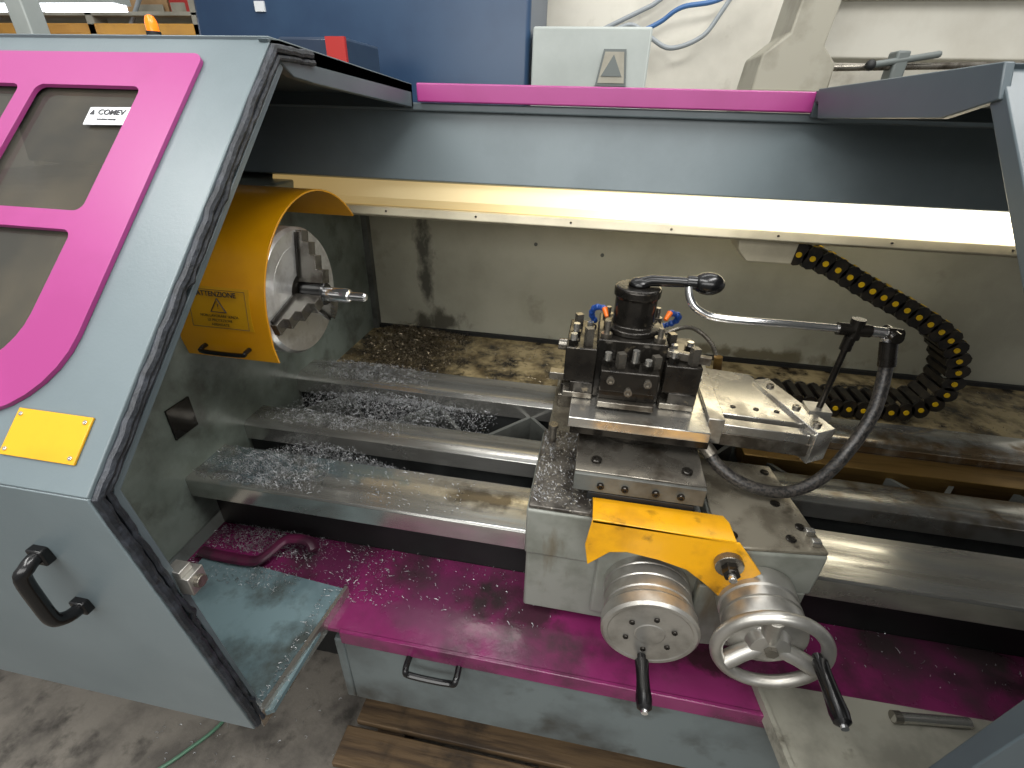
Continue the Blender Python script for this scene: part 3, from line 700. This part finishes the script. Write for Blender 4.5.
b.prism([(.56,1.70),(.575,1.83),(.66,1.90),(.715,2.4),(.86,2.4),(.80,1.86),(.86,1.80),(.86,1.70)],'y',2.50,2.8,'beige')
b.box(.55,.92,2.48,2.85,0,1.70,'beige')
b.box(.80,2.6,2.75,2.95,1.84,2.06,'offwhite')
b.box(.84,2.6,2.70,2.98,2.04,2.07,'offwhite')
b.cyl((.86,2.55,1.79),(2.2,2.55,1.83),.012,'steeldk')
b.box(1.08,1.13,2.52,2.60,1.72,1.85,'badge'); b.cyl((1.0,2.53,1.80),(1.24,2.53,1.84),.012,'badge'); b.ball((1.0,2.53,1.80),.02,'dark')
b.box(.92,2.4,2.6,2.75,1.60,1.68,'beige')
b.make('grinding_machine',None,bevel=.008,label='beige machine column with pale rail and horizontal feed shaft',cat='machine')
b=B(); b.tube(smoothpath([(-.05,3.3,1.98),(.1,3.3,2.0),(.2,3.3,2.04),(.3,3.28,2.10),(.5,3.28,2.14),(.72,3.3,2.3)],8),.012,'hoseblue')
b.make('wall_hose',None,label='blue service hose curving along the white wall',cat='hose')
b=B(); b.tube(smoothpath([(-.05,3.25,1.99),(.05,3.25,2.02),(.15,3.25,1.97),(.27,3.25,1.92),(.42,3.25,1.97),(.5,3.25,2.08),(.62,3.25,2.3)],8),.012,'hosegrey')
b.make('wall_hose',None,label='grey service hose hanging in a loop on the wall',cat='hose')
b=B(); b.tube([(-.25,3.35,1.95),(.15,3.35,2.12),(.5,3.35,2.35)],.012,'hosegrey'); b.make('wall_pipe',None,label='thin grey pipe running up the white wall',cat='pipe')
b=B(); b.box(-5,-2.3,3.0,3.1,1.93,1.985,'orangebeam'); b.box(-5,-2.3,3.0,3.30,2.02,2.04,'beige'); b.box(-5,-2.3,3.0,3.30,1.72,1.74,'beige')
for x in (-4.9,-3.9,-3.1,-2.4): b.box(x,x+.05,3.0,3.1,0,2.6,'beige')
b.tube([(-4.2,3.05,1.7),(-3.1,3.05,2.5)],.012,'hosegrey'); b.tube([(-3.1,3.05,1.7),(-2.4,3.05,2.5)],.012,'hosegrey')
b.make('storage_rack',None,bevel=.004,label='orange and beige steel storage rack against the wall',cat='rack')
for (x,w_,h_,mm) in ((-4.3,.35,.12,'carton'),(-3.75,.25,.09,'palegrey'),(-3.45,.22,.14,'darkblue'),(-2.95,.3,.10,'carton'),(-2.62,.18,.13,'red')):
    b=B(); b.box(x,x+w_,3.12,3.28,2.041,2.041+h_,mm,rz=random.uniform(-.2,.2)); b.box(x+.01,x+w_-.01,3.115,3.12,2.05,2.06+h_*.3,'beige')
    b.make('storage_box',None,bevel=.004,label={'carton':'brown cardboard box on the storage rack','palegrey':'pale grey plastic bin on the storage rack','darkblue':'dark blue plastic bin on the storage rack','red':'red plastic bin on the storage rack'}[mm],cat='box')['group']='boxes on the storage rack'
for x in (-3.35,-2.75):
    b=B(); b.box(x-.25,x+.25,2.6,2.68,1.99,2.015,'ceil'); b.box(x-.27,x+.27,2.59,2.69,2.015,2.05,'palegrey')
    for q in (-.22,.22): b.cyl((x+q,2.64,2.05),(x+q,2.64,4.0),.006,'dark')
    o_=b.make('ceiling_lamp',None,label='glowing white fluorescent batten lamp',cat='lamp'); o_['group']='batten lamps'
b=B(); b.box(-2.42,-2.34,2.0,2.08,0,2.5,'palegrey'); b.make('white_post',None,bevel=.005,label='white square steel post beside the lathe',cat='post')
b=B(); b.cyl((-1.69,1.9,0),(-1.69,1.9,1.80),.012,'palegrey'); b.cyl((-1.69,1.9,1.80),(-1.69,1.9,1.82),.024,'dark'); b.rev([(0,.020),(.03,.020),(.045,.014),(.05,.004)],(-1.69,1.9,1.82),(0,0,1),'amber')
b.make('signal_lamp',None,label='small amber signal lamp on a grey pole',cat='lamp')
b=B(); b.box(-1.26,-.99,2.0,2.3,0,1.82,'darkblue'); rb=b.make('control_box',None,bevel=.01,label='dark blue control box with a red plate',cat='box')
b=B(); b.box(-1.06,-.985,1.985,2.0,1.71,1.82,'red'); b.make('label_plate',rb,label='red label plate')

# ------------------------------------------------------------------ lights, world, camera
def area(name,loc,tgt,size,power,col=(1,1,1)):
    l=bpy.data.lights.new(name,'AREA'); l.shape='RECTANGLE'; l.size=size[0]; l.size_y=size[1]; l.energy=power; l.color=col
    o=bpy.data.objects.new(name,l); COL.objects.link(o); o.location=loc
    o.rotation_euler=(Vector(tgt)-Vector(loc)).to_track_quat('-Z','Y').to_euler()
area('hall_fill',(-1.2,-.4,3.4),(-.2,.9,1),(2.4,.5),54,(1,.99,.96))  # unseen hall lighting, with overhead fill added to brighten the steel
area('hall_fill',(1.0,.2,3.6),(.2,.9,1),(2.4,.5),60,(1,.99,.96))
area('hall_fill',(-.2,-1.6,2.2),(.1,1.2,1.3),(3.4,.8),44,(1,.99,.96))
area('hall_fill',(.4,2.2,3.8),(.0,3.4,1.6),(3.,.5),42,(1,.99,.96))
w=bpy.data.worlds.new('World'); scene.world=w; w.use_nodes=True
nt=w.node_tree; bg=nt.nodes['Background']
tc=nt.nodes.new('ShaderNodeTexCoord'); sp=nt.nodes.new('ShaderNodeSeparateXYZ'); cr=nt.nodes.new('ShaderNodeValToRGB')
nt.links.new(tc.outputs['Generated'],sp.inputs[0]); nt.links.new(sp.outputs['Z'],cr.inputs[0]); nt.links.new(cr.outputs[0],bg.inputs['Color'])
cr.color_ramp.elements[0].position=0; cr.color_ramp.elements[0].color=(.36,.36,.355,1)
cr.color_ramp.elements[1].position=.7; cr.color_ramp.elements[1].color=(.95,.96,.96,1)
bg.inputs['Strength'].default_value=.76

cam=bpy.data.cameras.new('Camera'); cam.sensor_width=36; cam.lens=16.875; cam.clip_start=.02
co=bpy.data.objects.new('Camera',cam); COL.objects.link(co)
fw=Vector((-.1425,.8579,-.4936)).normalized(); rt=Vector((.9834,.1787,.0267)); rt=(rt-fw*rt.dot(fw)).normalized(); upv=rt.cross(fw)
co.matrix_world=Matrix(((rt.x,upv.x,-fw.x,0),(rt.y,upv.y,-fw.y,0),(rt.z,upv.z,-fw.z,1.6),(0,0,0,1)))
scene.camera=co
